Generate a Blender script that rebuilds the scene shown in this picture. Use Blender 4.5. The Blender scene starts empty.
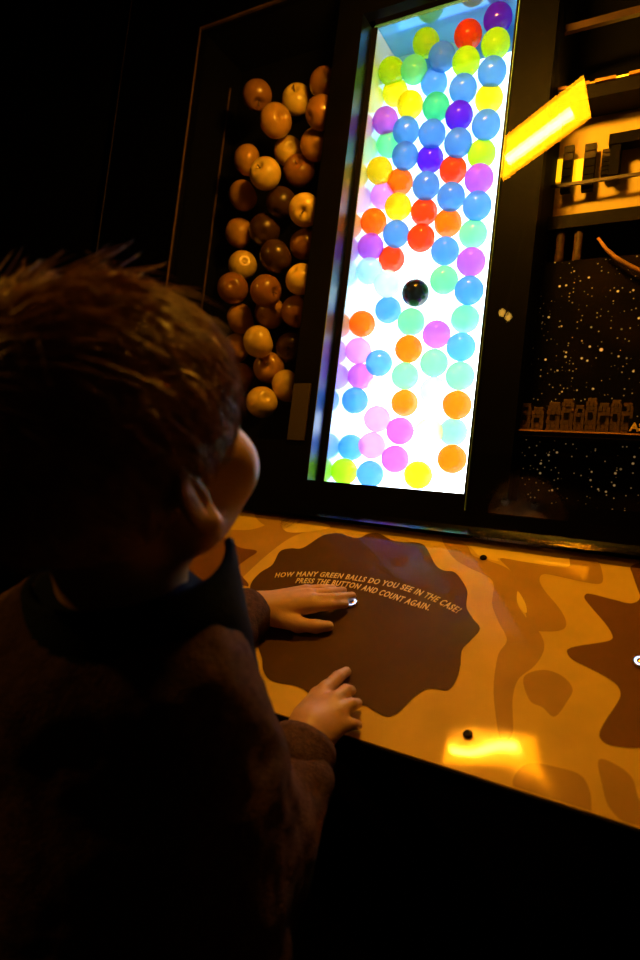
import bpy, bmesh, math, random
import numpy as np
from mathutils import Matrix, Vector, noise

random.seed(7)
rng = np.random.default_rng(7)
sc = bpy.context.scene
COL = sc.collection
sc.view_settings.view_transform = 'Standard'
sc.view_settings.look = 'None'
sc.view_settings.gamma = 1.0
sc.view_settings.use_curve_mapping = False
sc.view_settings.exposure = 0.0

# ------------------------------------------------------------------ camera and frames
F = 640.0                       # focal length for a 640 x 960 frame (24 mm on a 36 mm tall sensor)
D = 0.95                        # distance from the eye to the leaning exhibit wall
LEAN = math.radians(20.0)       # the exhibit wall leans back
SL = math.radians(35.0)         # control desk against the exhibit wall
EYE = Vector((0.0, 0.0, 1.10))
YAW, PITCH, ROLL = 0.531503927, 0.0496699843, 0.118969218
ZB = -0.0133 * D                # where the desk meets the exhibit wall

def cam_axes():
    cy, sy, cp, sp = math.cos(YAW), math.sin(YAW), math.cos(PITCH), math.sin(PITCH)
    fwd = Vector((-sy*cp, cy*cp, sp)); right = Vector((cy, sy, 0)); up = right.cross(fwd)
    r2 = right*math.cos(ROLL) + up*math.sin(ROLL)
    u2 = -right*math.sin(ROLL) + up*math.cos(ROLL)
    return r2, -u2, fwd
RX = Matrix.Rotation(-LEAN, 3, 'X')
PAN = Matrix.Translation(EYE) @ RX.to_4x4()          # exhibit-wall frame -> world
cr, cd, cf = cam_axes()
def ray(x, y):                                       # in the exhibit-wall frame
    return cr*((x-320)/F) + cd*((y-480)/F) + cf
def onp(x, y, Y=None):                               # point of the exhibit frame at depth Y
    d = ray(x, y); return d*((D if Y is None else Y)/d.y)
def Wd(x, y, dep):                                   # world point at a forward depth
    return EYE + RX @ (ray(x, y)*dep)
CRw, CDw, CFw = RX @ cr, RX @ cd, RX @ cf

cam = bpy.data.cameras.new('camera'); co = bpy.data.objects.new('camera', cam); COL.objects.link(co)
cam.sensor_fit = 'VERTICAL'; cam.sensor_height = 36.0; cam.lens = 24.0
cam.clip_start = 0.02; cam.clip_end = 50
m3 = Matrix((CRw, -CDw, -CFw)).transposed()
co.matrix_world = Matrix.Translation(EYE) @ m3.to_4x4()
cam.dof.use_dof = True; cam.dof.focus_distance = 0.95; cam.dof.aperture_fstop = 4.0
sc.camera = co

# desk frame: origin at the back edge, x to the right, y up the slope, z out of the surface
DN = Vector((0, -math.sin(SL), math.cos(SL))); DY = Vector((0, math.cos(SL), math.sin(SL)))
DESK = PAN @ Matrix(((1, 0, 0, 0), (0, DY.y, DN.y, D), (0, DY.z, DN.z, ZB), (0, 0, 0, 1)))
def ond(x, y, h=0.0):                                # (u, v) on the desk (lifted by h)
    P0 = Vector((0, D, ZB)) + DN*h
    d = ray(x, y); t = DN.dot(P0)/DN.dot(d); q = d*t - P0
    return q.x, q.dot(DY)
def hd(x, y, h):                                     # world point h above the desk
    u, v = ond(x, y, h); return DESK @ Vector((u, v, h))

# ------------------------------------------------------------------ materials
def new_mat(name):
    m = bpy.data.materials.new(name); m.use_nodes = True
    return m, m.node_tree.nodes, m.node_tree.links, m.node_tree.nodes['Principled BSDF']
def mat(name, col, rough=0.5, metal=0.0, coat=0.0, coat_r=0.05, spec=0.5, var=0.0, vscale=30, bump=0.0, bscale=80, sss=0.0):
    m, N, L, b = new_mat(name)
    b.inputs['Base Color'].default_value = (*col, 1); b.inputs['Roughness'].default_value = rough
    b.inputs['Metallic'].default_value = metal; b.inputs['Coat Weight'].default_value = coat
    b.inputs['Coat Roughness'].default_value = coat_r; b.inputs['Specular IOR Level'].default_value = spec
    if sss:
        b.inputs['Subsurface Weight'].default_value = sss; b.inputs['Subsurface Radius'].default_value = (0.01, 0.004, 0.002)
    if var or bump:
        tc = N.new('ShaderNodeTexCoord')
    if var:
        n = N.new('ShaderNodeTexNoise'); n.inputs['Scale'].default_value = vscale; n.inputs['Detail'].default_value = 4
        L.new(tc.outputs['Object'], n.inputs['Vector'])
        r = N.new('ShaderNodeValToRGB')
        r.color_ramp.elements[0].color = (*[c*(1-var) for c in col], 1); r.color_ramp.elements[1].color = (*[min(1, c*(1+var)) for c in col], 1)
        r.color_ramp.elements[0].position = .3; r.color_ramp.elements[1].position = .7
        L.new(n.outputs['Fac'], r.inputs['Fac']); L.new(r.outputs['Color'], b.inputs['Base Color'])
    if bump:
        n2 = N.new('ShaderNodeTexNoise'); n2.inputs['Scale'].default_value = bscale; n2.inputs['Detail'].default_value = 3
        L.new(tc.outputs['Object'], n2.inputs['Vector'])
        bp = N.new('ShaderNodeBump'); bp.inputs['Strength'].default_value = bump; bp.inputs['Distance'].default_value = 0.002
        L.new(n2.outputs['Fac'], bp.inputs['Height']); L.new(bp.outputs['Normal'], b.inputs['Normal'])
    return m
def emit(name, col, s):
    m, N, L, b = new_mat(name)
    b.inputs['Base Color'].default_value = (*col, 1)
    b.inputs['Emission Color'].default_value = (*col, 1); b.inputs['Emission Strength'].default_value = s
    b.inputs['Roughness'].default_value = .5
    return m
def glass_mat(name, tint=(1, 1, 1), f0=0.04, rough=0.0):
    m = bpy.data.materials.new(name); m.use_nodes = True; N, L = m.node_tree.nodes, m.node_tree.links
    N.clear(); out = N.new('ShaderNodeOutputMaterial')
    lw = N.new('ShaderNodeLayerWeight'); lw.inputs['Blend'].default_value = 0.5
    pw = N.new('ShaderNodeMath'); pw.operation = 'POWER'; pw.inputs[1].default_value = 5
    ml = N.new('ShaderNodeMath'); ml.operation = 'MULTIPLY_ADD'; ml.inputs[1].default_value = 1-f0; ml.inputs[2].default_value = f0
    tr = N.new('ShaderNodeBsdfTransparent'); tr.inputs['Color'].default_value = (*tint, 1)
    gl = N.new('ShaderNodeBsdfGlossy'); gl.inputs['Roughness'].default_value = rough
    mx = N.new('ShaderNodeMixShader')
    L.new(lw.outputs['Facing'], pw.inputs[0]); L.new(pw.outputs[0], ml.inputs[0]); L.new(ml.outputs[0], mx.inputs['Fac'])
    L.new(tr.outputs[0], mx.inputs[1]); L.new(gl.outputs[0], mx.inputs[2]); L.new(mx.outputs[0], out.inputs['Surface'])
    return m
def ball_mat(name, col):
    m = bpy.data.materials.new(name); m.use_nodes = True; N, L = m.node_tree.nodes, m.node_tree.links
    N.clear(); out = N.new('ShaderNodeOutputMaterial')
    df = N.new('ShaderNodeBsdfDiffuse'); df.inputs['Color'].default_value = (*col, 1)
    tl = N.new('ShaderNodeBsdfTranslucent'); tl.inputs['Color'].default_value = (*col, 1)
    gl = N.new('ShaderNodeBsdfGlossy'); gl.inputs['Roughness'].default_value = .06
    lw = N.new('ShaderNodeFresnel'); lw.inputs['IOR'].default_value = 1.45
    a = N.new('ShaderNodeMixShader'); a.inputs['Fac'].default_value = .62
    L.new(df.outputs[0], a.inputs[1]); L.new(tl.outputs[0], a.inputs[2])
    b = N.new('ShaderNodeMixShader'); b.inputs['Fac'].default_value = .06
    L.new(a.outputs[0], b.inputs[1]); L.new(gl.outputs[0], b.inputs[2])
    tp = N.new('ShaderNodeBsdfTransparent'); tp.inputs['Color'].default_value = (*[c**.5 for c in col], 1)
    e = N.new('ShaderNodeMixShader'); e.inputs['Fac'].default_value = .34
    L.new(b.outputs[0], e.inputs[1]); L.new(tp.outputs[0], e.inputs[2])
    L.new(e.outputs[0], out.inputs['Surface'])
    return m

M = {}
M['black'] = mat('black_lacquer', (.002, .0018, .0016), .5, spec=.04, var=.2, vscale=14)
M['black_matte'] = mat('black_matte', (.002, .0017, .0015), .8, spec=.1, var=.3, vscale=10)
M['brown_wall'] = mat('brown_painted_wall', (.035, .022, .012), .6, var=.2, vscale=6)
M['floor'] = mat('dark_carpet', (.02, .014, .01), .95, var=.4, vscale=120, bump=.6, bscale=400)
M['alu'] = mat('dark_aluminium', (.24, .25, .27), .07, metal=1.0, bump=.12, bscale=200)
M['steel'] = mat('polished_steel', (.5, .5, .5), .15, metal=1.0, var=.05)
M['reveal'] = mat('polished_reveal', (.09, .12, .15), .32, metal=1.0, var=.1, vscale=60)
M['white'] = mat('white_lining', (.85, .9, .95), .5, var=.02)
M['blue_lining'] = mat('pale_blue_lining', (.07, .36, .90), .5, var=.02)
M['gloss_side'] = mat('glossy_side_lining', (.55, .82, 1.0), .03, metal=.3, var=.02)
M['gloss_white'] = mat('glossy_acrylic_lining', (.12, .45, .95), .03, metal=.3, var=.02)
M['glass'] = glass_mat('clear_glass')
M['glass_edge'] = mat('glass_edge', (.25, .5, .5), .1, coat=1, var=.05)
M['acrylic_edge'] = mat('acrylic_edge', (.12, .07, .03), .3, coat=.3, var=.5, vscale=25)
M['skin'] = mat('skin', (.62, .36, .19), .45, var=.06, vscale=70, bump=.12, bscale=500, sss=.12)
M['lip'] = mat('lips', (.55, .22, .18), .4)
M['eye'] = mat('eye_white', (.8, .8, .8), .1, coat=1)
M['iris'] = mat('iris', (.08, .05, .03), .1, coat=1)
M['hair'] = mat('brown_hair', (.32, .165, .07), .42, spec=.4, var=.35, vscale=60)
M['fleece'] = mat('plum_fleece', (.085, .048, .052), .95, spec=.1, var=.3, vscale=160, bump=.9, bscale=420)
M['navy'] = mat('navy_collar_fabric', (.006, .012, .045), .9, spec=.1, var=.2, vscale=90, bump=.4, bscale=300)
M['zip'] = mat('dark_zip_teeth', (.03, .03, .04), .3, metal=.7)
M['trousers'] = mat('dark_trousers', (.012, .012, .016), .9, var=.2, vscale=60)
M['shoe'] = mat('dark_shoe', (.02, .02, .022), .6)
M['lamp_house'] = mat('lamp_housing', (.05, .04, .03), .5)
M['lamp_yellow'] = emit('yellow_lamp_diffuser', (1.0, .31, .002), 46)
M['lamp_tube'] = emit('lamp_tube', (1.0, .46, .03), 440)
M['led_hi'] = emit('led_panel_bright', (.84, .97, 1.0), 5.2)
M['led_mid'] = emit('led_panel_medium', (.70, .92, 1.0), 3.4)
M['led_lo'] = emit('led_panel_soft', (.50, .82, 1.0), 2.8)
M['ring_led'] = emit('button_ring_light', (.45, .55, 1.0), 3.0)
M['text'] = mat('printed_amber_text', (1.0, .80, .30), .4, coat=.5, coat_r=.06)

def desk_mat(name, col):
    m, N, L, b = new_mat(name)
    tc = N.new('ShaderNodeTexCoord')
    n = N.new('ShaderNodeTexNoise'); n.inputs['Scale'].default_value = 14; n.inputs['Detail'].default_value = 6
    L.new(tc.outputs['Object'], n.inputs['Vector'])
    r = N.new('ShaderNodeValToRGB'); e = r.color_ramp.elements
    e[0].position = .35; e[1].position = .7
    e[0].color = (*[c*.9 for c in col], 1); e[1].color = (*[min(1, c*1.08) for c in col], 1)
    L.new(n.outputs['Fac'], r.inputs['Fac']); L.new(r.outputs['Color'], b.inputs['Base Color'])
    b.inputs['Roughness'].default_value = .42
    b.inputs['Coat Weight'].default_value = .58; b.inputs['Specular IOR Level'].default_value = .08
    # fine scratches in the clear coat
    w = N.new('ShaderNodeTexNoise'); w.inputs['Scale'].default_value = 60; w.inputs['Detail'].default_value = 5
    L.new(tc.outputs['Object'], w.inputs['Vector'])
    rr = N.new('ShaderNodeMapRange'); rr.inputs['To Min'].default_value = .02; rr.inputs['To Max'].default_value = .09
    L.new(w.outputs['Fac'], rr.inputs['Value']); L.new(rr.outputs['Result'], b.inputs['Coat Roughness'])
    # the sheet is slightly warped where it is screwed down near the front edge
    sp = N.new('ShaderNodeSeparateXYZ'); L.new(tc.outputs['Object'], sp.inputs[0])
    su, sv = ond(480, 752)
    def math_(op, a, bb):
        q = N.new('ShaderNodeMath'); q.operation = op
        for i, v in enumerate((a, bb)):
            if v is None: continue
            if isinstance(v, (int, float)): q.inputs[i].default_value = v
            else: L.new(v, q.inputs[i])
        return q.outputs[0]
    du = math_('SUBTRACT', sp.outputs[0], su); dv = math_('SUBTRACT', sp.outputs[1], sv)
    r2 = math_('ADD', math_('MULTIPLY', du, du), math_('MULTIPLY', dv, dv))
    g = math_('POWER', 2.718, math_('MULTIPLY', r2, -1/(2*.085**2)))
    tilt = math_('MULTIPLY', math_('ADD', math_('MULTIPLY', du, WARP[0]), math_('MULTIPLY', dv, WARP[1])), g)
    ku, kv = ond(468, 735)
    eu = math_('SUBTRACT', sp.outputs[0], ku); ev = math_('SUBTRACT', sp.outputs[1], kv)
    q2 = math_('ADD', math_('MULTIPLY', eu, eu), math_('MULTIPLY', ev, ev))
    dent = math_('MULTIPLY', math_('POWER', 2.718, math_('MULTIPLY', q2, -1/(2*.016**2))), WARP[2])
    nz = N.new('ShaderNodeTexNoise'); nz.inputs['Scale'].default_value = 5; nz.inputs['Detail'].default_value = 1
    L.new(tc.outputs['Object'], nz.inputs['Vector'])
    wob = math_('MULTIPLY', nz.outputs['Fac'], .0012)
    hgt = math_('ADD', math_('ADD', tilt, dent), wob)
    bp = N.new('ShaderNodeBump'); bp.inputs['Strength'].default_value = 1; bp.inputs['Distance'].default_value = 1.0
    L.new(hgt, bp.inputs['Height']); L.new(bp.outputs['Normal'], b.inputs['Coat Normal'])
    return m
WARP = (-0.050, 0.017, -0.0003)
M['desk_amber'] = desk_mat('desk_amber', (.78, .53, .07))
M['desk_light'] = desk_mat('desk_light_amber', (.95, .70, .12))
M['desk_mid'] = desk_mat('desk_ochre', (.50, .29, .04))
M['desk_brown'] = desk_mat('desk_brown', (.19, .08, .014))
M['desk_dark'] = desk_mat('desk_dark_brown', (.10, .050, .009))

# ------------------------------------------------------------------ mesh helpers
class MB:
    def __init__(s): s.v = []; s.f = []; s.mi = []
    def add(s, vs, fs, mi=0):
        o = len(s.v); s.v += [tuple(v) for v in vs]; s.f += [tuple(i+o for i in f) for f in fs]; s.mi += [mi]*len(fs); return s
    def box(s, lo, hi, mi=0, mx=None):
        x0, y0, z0 = lo; x1, y1, z1 = hi
        vs = [Vector(v) for v in ((x0,y0,z0),(x1,y0,z0),(x1,y1,z0),(x0,y1,z0),(x0,y0,z1),(x1,y0,z1),(x1,y1,z1),(x0,y1,z1))]
        if mx: vs = [mx @ v for v in vs]
        return s.add(vs, [(0,3,2,1),(4,5,6,7),(0,1,5,4),(1,2,6,5),(2,3,7,6),(3,0,4,7)], mi)
    def prism(s, poly, z0, z1, mi=0, mx=None):          # xy polygon extruded in z (counter-clockwise)
        n = len(poly); vs = [Vector((x, y, z0)) for x, y in poly] + [Vector((x, y, z1)) for x, y in poly]
        if mx: vs = [mx @ v for v in vs]
        fs = [tuple(range(n-1, -1, -1)), tuple(range(n, 2*n))] + [(i, (i+1) % n, n+(i+1) % n, n+i) for i in range(n)]
        return s.add(vs, fs, mi)
    def tube(s, pts, rad, seg=8, mi=0, caps=True):
        pts = [Vector(p) for p in pts]; n = len(pts)
        if not hasattr(rad, '__len__'): rad = [rad]*n
        vs = []; a = None
        for i, p in enumerate(pts):
            t = (pts[min(i+1, n-1)] - pts[max(i-1, 0)]).normalized()
            if a is None: a = t.orthogonal().normalized()
            else: a = (a - t*a.dot(t)).normalized()
            b = t.cross(a)
            for k in range(seg):
                w = 2*math.pi*k/seg; vs.append(p + (a*math.cos(w)+b*math.sin(w))*rad[i])
        fs = [(i*seg+k, i*seg+(k+1) % seg, (i+1)*seg+(k+1) % seg, (i+1)*seg+k) for i in range(n-1) for k in range(seg)]
        if caps: fs += [tuple(range(seg-1, -1, -1)), tuple(range((n-1)*seg, n*seg))]
        return s.add(vs, fs, mi)
    def lathe(s, prof, seg=24, mi=0, mx=None):          # (r, z) from bottom to top; r may be 0 at the ends
        vs = []; rings = []
        for r, z in prof:
            if r < 1e-6: rings.append([len(vs)]); vs.append(Vector((0, 0, z)))
            else:
                rings.append(list(range(len(vs), len(vs)+seg)))
                vs += [Vector((r*math.cos(2*math.pi*k/seg), r*math.sin(2*math.pi*k/seg), z)) for k in range(seg)]
        fs = []
        for a, b in zip(rings, rings[1:]):
            for k in range(seg):
                k2 = (k+1) % seg
                if len(a) == 1 and len(b) == 1: continue
                if len(a) == 1: fs.append((a[0], b[k2], b[k]))
                elif len(b) == 1: fs.append((a[k], a[k2], b[0]))
                else: fs.append((a[k], a[k2], b[k2], b[k]))
        if mx: vs = [mx @ v for v in vs]
        return s.add(vs, fs, mi)
    def mesh(s, name, mats, smooth=False):
        me = bpy.data.meshes.new(name); me.from_pydata(s.v, [], s.f)
        for m in (mats if isinstance(mats, (list, tuple)) else [mats]): me.materials.append(m)
        me.polygons.foreach_set('material_index', s.mi)
        if smooth: me.polygons.foreach_set('use_smooth', [True]*len(s.f))
        me.update(); return me
    def build(s, name, mats, parent=None, mx=None, smooth=False, bevel=0):
        o = bpy.data.objects.new(name, s.mesh(name, mats, smooth)); COL.objects.link(o)
        if parent: o.parent = parent
        if mx is not None: o.matrix_world = mx if not parent else o.matrix_world
        if mx is not None and parent: o.matrix_local = mx
        if bevel:
            b = o.modifiers.new('bevel', 'BEVEL'); b.width = bevel; b.segments = 2; b.limit_method = 'ANGLE'
        return o
def tag(o, label=None, cat=None, group=None, kind=None):
    if label: o['label'] = label
    if cat: o['category'] = cat
    if group: o['group'] = group
    if kind: o['kind'] = kind
    return o
def empty(name, mx):
    o = bpy.data.objects.new(name, None); COL.objects.link(o); o.empty_display_size = .05; o.matrix_world = mx; return o
T = Matrix.Translation

# ------------------------------------------------------------------ the setting
PT = .02                                             # thickness of the black exhibit wall
# openings in units of D: x0, x1, z0, z1
AP = (-1.033, -.671, .127, 1.043)                    # apples
BA = (-.6148, -.3196, .0563, .95)                    # balls
RI = (-.2500, .34, .053, 1.32)                       # model display
XS = (-1.2795, .62); ZS = (-.0133, 1.75)
def wallbox(x0, x1, z0, z1):
    w = MB(); w.box((x0*D, D, z0*D), (x1*D, D+PT, z1*D)); tag(w.build('wall_front', M['black'], mx=PAN), kind='structure')
prev = XS[0]
for (x0, x1, z0, z1) in (AP, BA, RI):
    wallbox(prev, x0, ZS[0], ZS[1]); wallbox(x0, x1, ZS[0], z0); wallbox(x0, x1, z1, ZS[1]); prev = x1
wallbox(prev, XS[1], ZS[0], ZS[1])
w = MB(); w.box((-2.6*D, D+.012, -.75), (XS[0]*D-.004, D+.05, ZS[1]*D)); tag(w.build('wall_left', M['black_matte'], mx=PAN), kind='structure')
w = MB(); w.box((XS[0]*D-.003, D-.001, ZS[0]*D), (XS[0]*D, D+.05, ZS[1]*D)); tag(w.build('trim_1', M['brown_wall'], mx=PAN, bevel=.0008), kind='structure')
w = MB(); w.box((-3.2, -3, -.05), (2.5, 1.9, 0)); tag(w.build('floor', M['floor']), kind='structure')
w = MB(); w.box((-3.2, -3.05, 0), (2.5, -3, 2.9)); tag(w.build('wall_back', M['black_matte']), kind='structure')

# aluminium trim where the exhibit wall meets the desk
w = MB(); prof = []
for k in range(9):
    a = math.pi/2*k/8; prof.append((-.013*math.cos(a), .0145*math.sin(a)))
poly = [(0.0, -.003), (-.020, -.003), (-.020, .001), (-.003, .0138), (0.0, .0138)][::-1]
mx = Matrix(((0, 0, 1, 0), (1, 0, 0, 0), (0, 1, 0, 0), (0, 0, 0, 1)))      # (y, z) profile run along x
w.prism(poly, XS[0]*D+.01, .6, mx=PAN.to_3x3().to_4x4().inverted() @ PAN.to_3x3().to_4x4() @ mx)
tag(w.build('trim_2', M['alu'], mx=PAN @ T((0, D, ZB+.004)), smooth=False), kind='structure')

# ------------------------------------------------------------------ ball case
R_BALL = .0254*D
YB = 1.04*D                                          # face of the ball case behind its reveal
case = empty('ball_display_case', PAN @ T((BA[0]*D, D, BA[2]*D)))
tag(case, 'tall brightly lit display case with glass front, full of coloured balls', 'display case')
def cpart(name, lo, hi, m, bevel=0, par=None, off=(BA[0]*D, D, BA[2]*D)):
    b = MB(); b.box([a-o for a, o in zip(lo, off)], [a-o for a, o in zip(hi, off)]); return b.build(name, m, par or case, bevel=bevel)
x0, x1, z0, z1 = [v*D for v in BA]
YK = YB+.085
xi0, xi1 = x0+.0105, x1-.012
cpart('reveal_strip', (x0-.0005, D-.0015, z0), (x0+.0008, YB, z1), M['reveal'])
cpart('glass_seal', (x0, YB-.002, z0), (xi0, YB+.002, z1), M['black_matte'])
cpart('glass_pane', (xi0, YB-.002, z0), (x1, YB+.002, z1), M['glass'])
cpart('side_panel', (xi0-.008, YB+.003, z0-.004), (xi0, YK, z1), M['gloss_side'])
cpart('side_panel', (x1+.002, YB+.003, z0-.004), (x1+.01, YK, z1), M['white'])
cpart('top_panel', (xi0-.008, YB+.003, z1+.001), (x1+.01, YK, z1+.009), M['gloss_white'])
cpart('bottom_panel', (xi0-.008, YB+.003, z0-.012), (x1+.01, YK, z0-.004), M['white'])
cpart('back_panel', (xi0-.008, YK, z0-.012), (x1+.01, YK+.008, z1+.009), M['blue_lining'])
hz = [z0, .36*D, .62*D, .895*D]
for k, nm in enumerate(('led_hi', 'led_mid', 'led_lo')):
    cpart('led_panel', (xi0+.002, YK-.006, hz[k]+.001), (x1, YK-.001, hz[k+1]-.001), M[nm])

BALLS = [  # pixel centre and colour of each ball in the photograph
(426,43,'lime'),(468,35,'red'),(498,17,'purple'),(495.6,44,'lime'),(442,57,'blue'),(414,70,'mint'),(389,72,'lime'),(466,62,'lime'),
(492,72,'blue'),(434,83,'blue'),(463,89,'blue'),(390,94,'yellow'),(489,99,'yellow'),(410,105,'yellow'),(436,107,'green'),(459,116,'purple'),
(385,121,'violet'),(486,125,'blue'),(406,131,'blue'),(432,134,'blue'),(458,143,'blue'),(381,146,'mint'),(481.5,154,'lime'),(405,156,'blue'),
(430,159,'purple'),(379,171,'yellow'),(453,170,'red'),(400,182,'orange'),(479,179,'violet'),(426,186,'blue'),(451,197,'blue'),(375,197,'pink'),
(398,207,'yellow'),(477,206,'blue'),(424,212,'red'),(372.5,222,'orange'),(448,223,'orange'),(473,234,'mint'),(396,234,'blue'),(421,238,'red'),
(370,247,'violet'),(445,251,'blue'),(391.5,259,'red'),(471,262,'violet'),(368.5,271,'pale blue'),(387,284,'pale green'),(415.5,293,'black'),
(444,280,'mint'),(469,290.5,'blue'),(388,310,'blue'),(362,324,'orange'),(411,322,'mint'),(465,319,'mint'),(436.5,334.5,'violet'),(357.5,351,'pink'),
(408.6,349,'orange'),(461,347,'blue'),(379,363,'blue'),(434,363,'mint'),(353.6,376.5,'violet'),(405,376,'mint'),(460,376,'mint'),(380.5,389.5,'pale yellow'),
(355,400.5,'blue'),(404.5,403,'orange'),(434,391,'pale blue'),(457,405,'orange'),(377,419,'pink'),(400,431,'violet'),(453,432,'mint'),(428.5,432.5,'pale yellow'),
(372,445.5,'pink'),(344,447,'blue'),(395,459,'violet'),(452,459,'orange'),(339,471,'lime'),(370,474,'blue'),(418,475,'yellow')]
BC = {'lime': (.62, .95, .03), 'red': (.95, .10, .015), 'purple': (.18, .03, .80), 'blue': (.14, .43, .90), 'mint': (.30, .92, .46), 'green': (.10, .75, .38),
      'yellow': (.98, .85, .02), 'violet': (.62, .20, .90), 'orange': (1.0, .26, .01), 'pink': (.85, .42, .92), 'pale blue': (.6, .93, .98),
      'pale green': (.72, .97, .88), 'pale yellow': (.98, .92, .62), 'black': (.006, .008, .01)}
prof = []
for k in range(25):
    a = -math.pi/2 + math.pi*k/24; r = R_BALL*(1+(.012 if k == 12 else 0))
    prof.append((max(0, r*math.cos(a)), r*math.sin(a)))
prof[0] = (0, -R_BALL); prof[-1] = (0, R_BALL)
bmesh_by = {}
for c, rgb in BC.items():
    b = MB(); b.lathe(prof, 40); bmesh_by[c] = b.mesh('plastic_ball', mat('black_plastic', rgb, .12) if c == 'black' else ball_mat(c.replace(' ', '_')+'_plastic', rgb), True)

def relax(px, rad, ylo, yhi, start, iters=900):
    rays = np.array([list(ray(x, y)) for x, y in px]); rays /= rays[:, 1:2]
    Y = np.array(start, float); n = len(px)
    for it in range(iters):
        P = rays*Y[:, None]
        for i in range(n):
            d = np.linalg.norm(P - P[i], axis=1); d[i] = 9
            for j in np.where(d < (rad[i]+rad)*1.002)[0]:
                s = 1 if Y[i] > Y[j] else -1
                if Y[i] == Y[j]: s = 1 if i > j else -1
                Y[i] += s*.0006; Y[j] -= s*.0006
        Y = np.clip(Y, ylo, yhi)
    return rays*Y[:, None]
N_B = len(BALLS)
ylo, yhi = YB+.003+R_BALL, YK-.008-R_BALL
# lower balls lie in front of the ones above them, as in the photo
start = [ylo + .002 + .0004*((i*7) % 5) for i in range(N_B)]
BP = relax([(b[0], b[1]) for b in BALLS], np.full(N_B, R_BALL), ylo, yhi, start)
BP[:, 0] = np.clip(BP[:, 0], xi0+R_BALL+.001, x1-R_BALL+.0005)
BP[:, 2] = np.clip(BP[:, 2], z0-.003+R_BALL, z1-R_BALL-.0005)

def neighbour_labels(items, noun, where, xr, yr, extra=None):
    pts = [(a[0], a[1]) for a in items]; cols = [a[2] for a in items]
    def near(i, fx, fy):
        best, bc = None, None
        for j, (x, y) in enumerate(pts):
            if j == i: continue
            dx, dy = x-pts[i][0], y-pts[i][1]; d = math.hypot(dx, dy)
            if d < 1e-6 or (dx*fx+dy*fy)/d < .75: continue
            if best is None or d < best: best, bc = d, j
        return bc if best is not None and best < 62 else None
    def zone(x, y, long):
        fy = (y-yr[0])/(yr[1]-yr[0]); v = ['top', 'upper part', 'middle', 'lower part', 'bottom'][min(4, max(0, int(fy*5)))]
        xa = xr[0]+(xr[2]-xr[0])*fy; xb = xr[1]+(xr[3]-xr[1])*fy; fx = (x-xa)/(xb-xa)
        h = 'left' if fx < .34 else ('right' if fx > .66 else 'centre')
        return f'{v} {h}' if long else v
    dirs = {'above': (0, 1), 'below': (0, -1), 'right of': (-1, 0), 'left of': (1, 0)}
    cand = []
    for i in range(len(items)):
        c = cols[i]; out = []
        nb = {k: near(i, *v) for k, v in dirs.items()}
        ks = [k for k in dirs if nb[k] is not None]
        z = zone(*pts[i], True)
        combos = [[k] for k in ks] + [[a, b] for ia, a in enumerate(ks) for b in ks[ia+1:]]
        for cmb in combos:
            out.append(f'{c} {noun} ' + ' and '.join(f'{k} {cols[nb[k]]} one' for k in cmb) + f', {z} of {where}')
        cand.append(out)
    from collections import Counter
    cnt = Counter(s for o in cand for s in o)
    res = []
    for i, o in enumerate(cand):
        u = [s for s in o if cnt[s] == 1 and len(s.split()) <= 16]
        res.append(u[0] if u else None)
    for i, r in enumerate(res):
        if r is None:
            same = sorted([j for j in range(len(items)) if cols[j] == cols[i]], key=lambda j: pts[j][1])
            ordn = ['topmost', 'second', 'third', 'fourth', 'fifth', 'sixth', 'seventh', 'eighth', 'ninth', 'tenth', 'eleventh', 'twelfth', 'thirteenth', 'fourteenth', 'fifteenth', 'sixteenth', 'seventeenth', 'eighteenth', 'nineteenth', 'twentieth'] + [f'{q}th' for q in range(21, 60)]
            res[i] = f'{cols[i]} {noun} in {where}, {ordn[same.index(i)]} {cols[i]} one from the top'
    return res
bl = neighbour_labels(BALLS, 'plastic ball', 'lit case', (366, 515, 323, 464), (10, 488))
for i, (x, y, c) in enumerate(BALLS):
    o = bpy.data.objects.new('plastic_ball', bmesh_by[c]); COL.objects.link(o)
    rot = Matrix.Rotation(random.uniform(0, 6.28), 4, 'Z') @ Matrix.Rotation(random.uniform(0, 3.14), 4, 'X')
    o.matrix_world = PAN @ T(Vector(BP[i])) @ rot
    tag(o, bl[i], 'ball', 'coloured plastic balls in the lit case')

# ------------------------------------------------------------------ apple case
x0, x1, z0, z1 = [v*D for v in AP]; DA = .150*D
acase = empty('apple_display_case', PAN @ T((x0, D, z0)))
tag(acase, 'dim recessed display case of apples behind glass left of the lit case', 'display case')
ao = (x0, D, z0)
cpart('back_panel', (x0-.006, D+DA, z0-.006), (x1+.006, D+DA+.008, z1+.006), M['black_matte'], par=acase, off=ao)
cpart('side_panel', (x0-.006, D+PT, z0-.006), (x0, D+DA, z1+.006), M['black_matte'], par=acase, off=ao)
cpart('side_panel', (x1, D+PT, z0-.006), (x1+.006, D+DA, z1+.006), M['black'], par=acase, off=ao)
cpart('top_panel', (x0, D+PT, z1), (x1, D+DA, z1+.006), M['black_matte'], par=acase, off=ao)
cpart('bottom_panel', (x0, D+PT, z0-.006), (x1, D+DA, z0), M['black'], par=acase, off=ao)
cpart('corner_strip', (x0, D+.1165*D-.003, z0), (x0+.003, D+.1165*D, z1-.06), M['acrylic_edge'], par=acase, off=ao)
cpart('acrylic_edge', (x0-.003, D-.003, z0-.003), (x0, D+.004, z1), M['acrylic_edge'], par=acase, off=ao)
cpart('acrylic_edge', (x0-.003, D-.003, z1), (x1, D+.004, z1+.003), M['acrylic_edge'], par=acase, off=ao)
cpart('glass_pane', (x0, D, z0), (x1, D+.004, z1), M['glass'], par=acase, off=ao)

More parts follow.
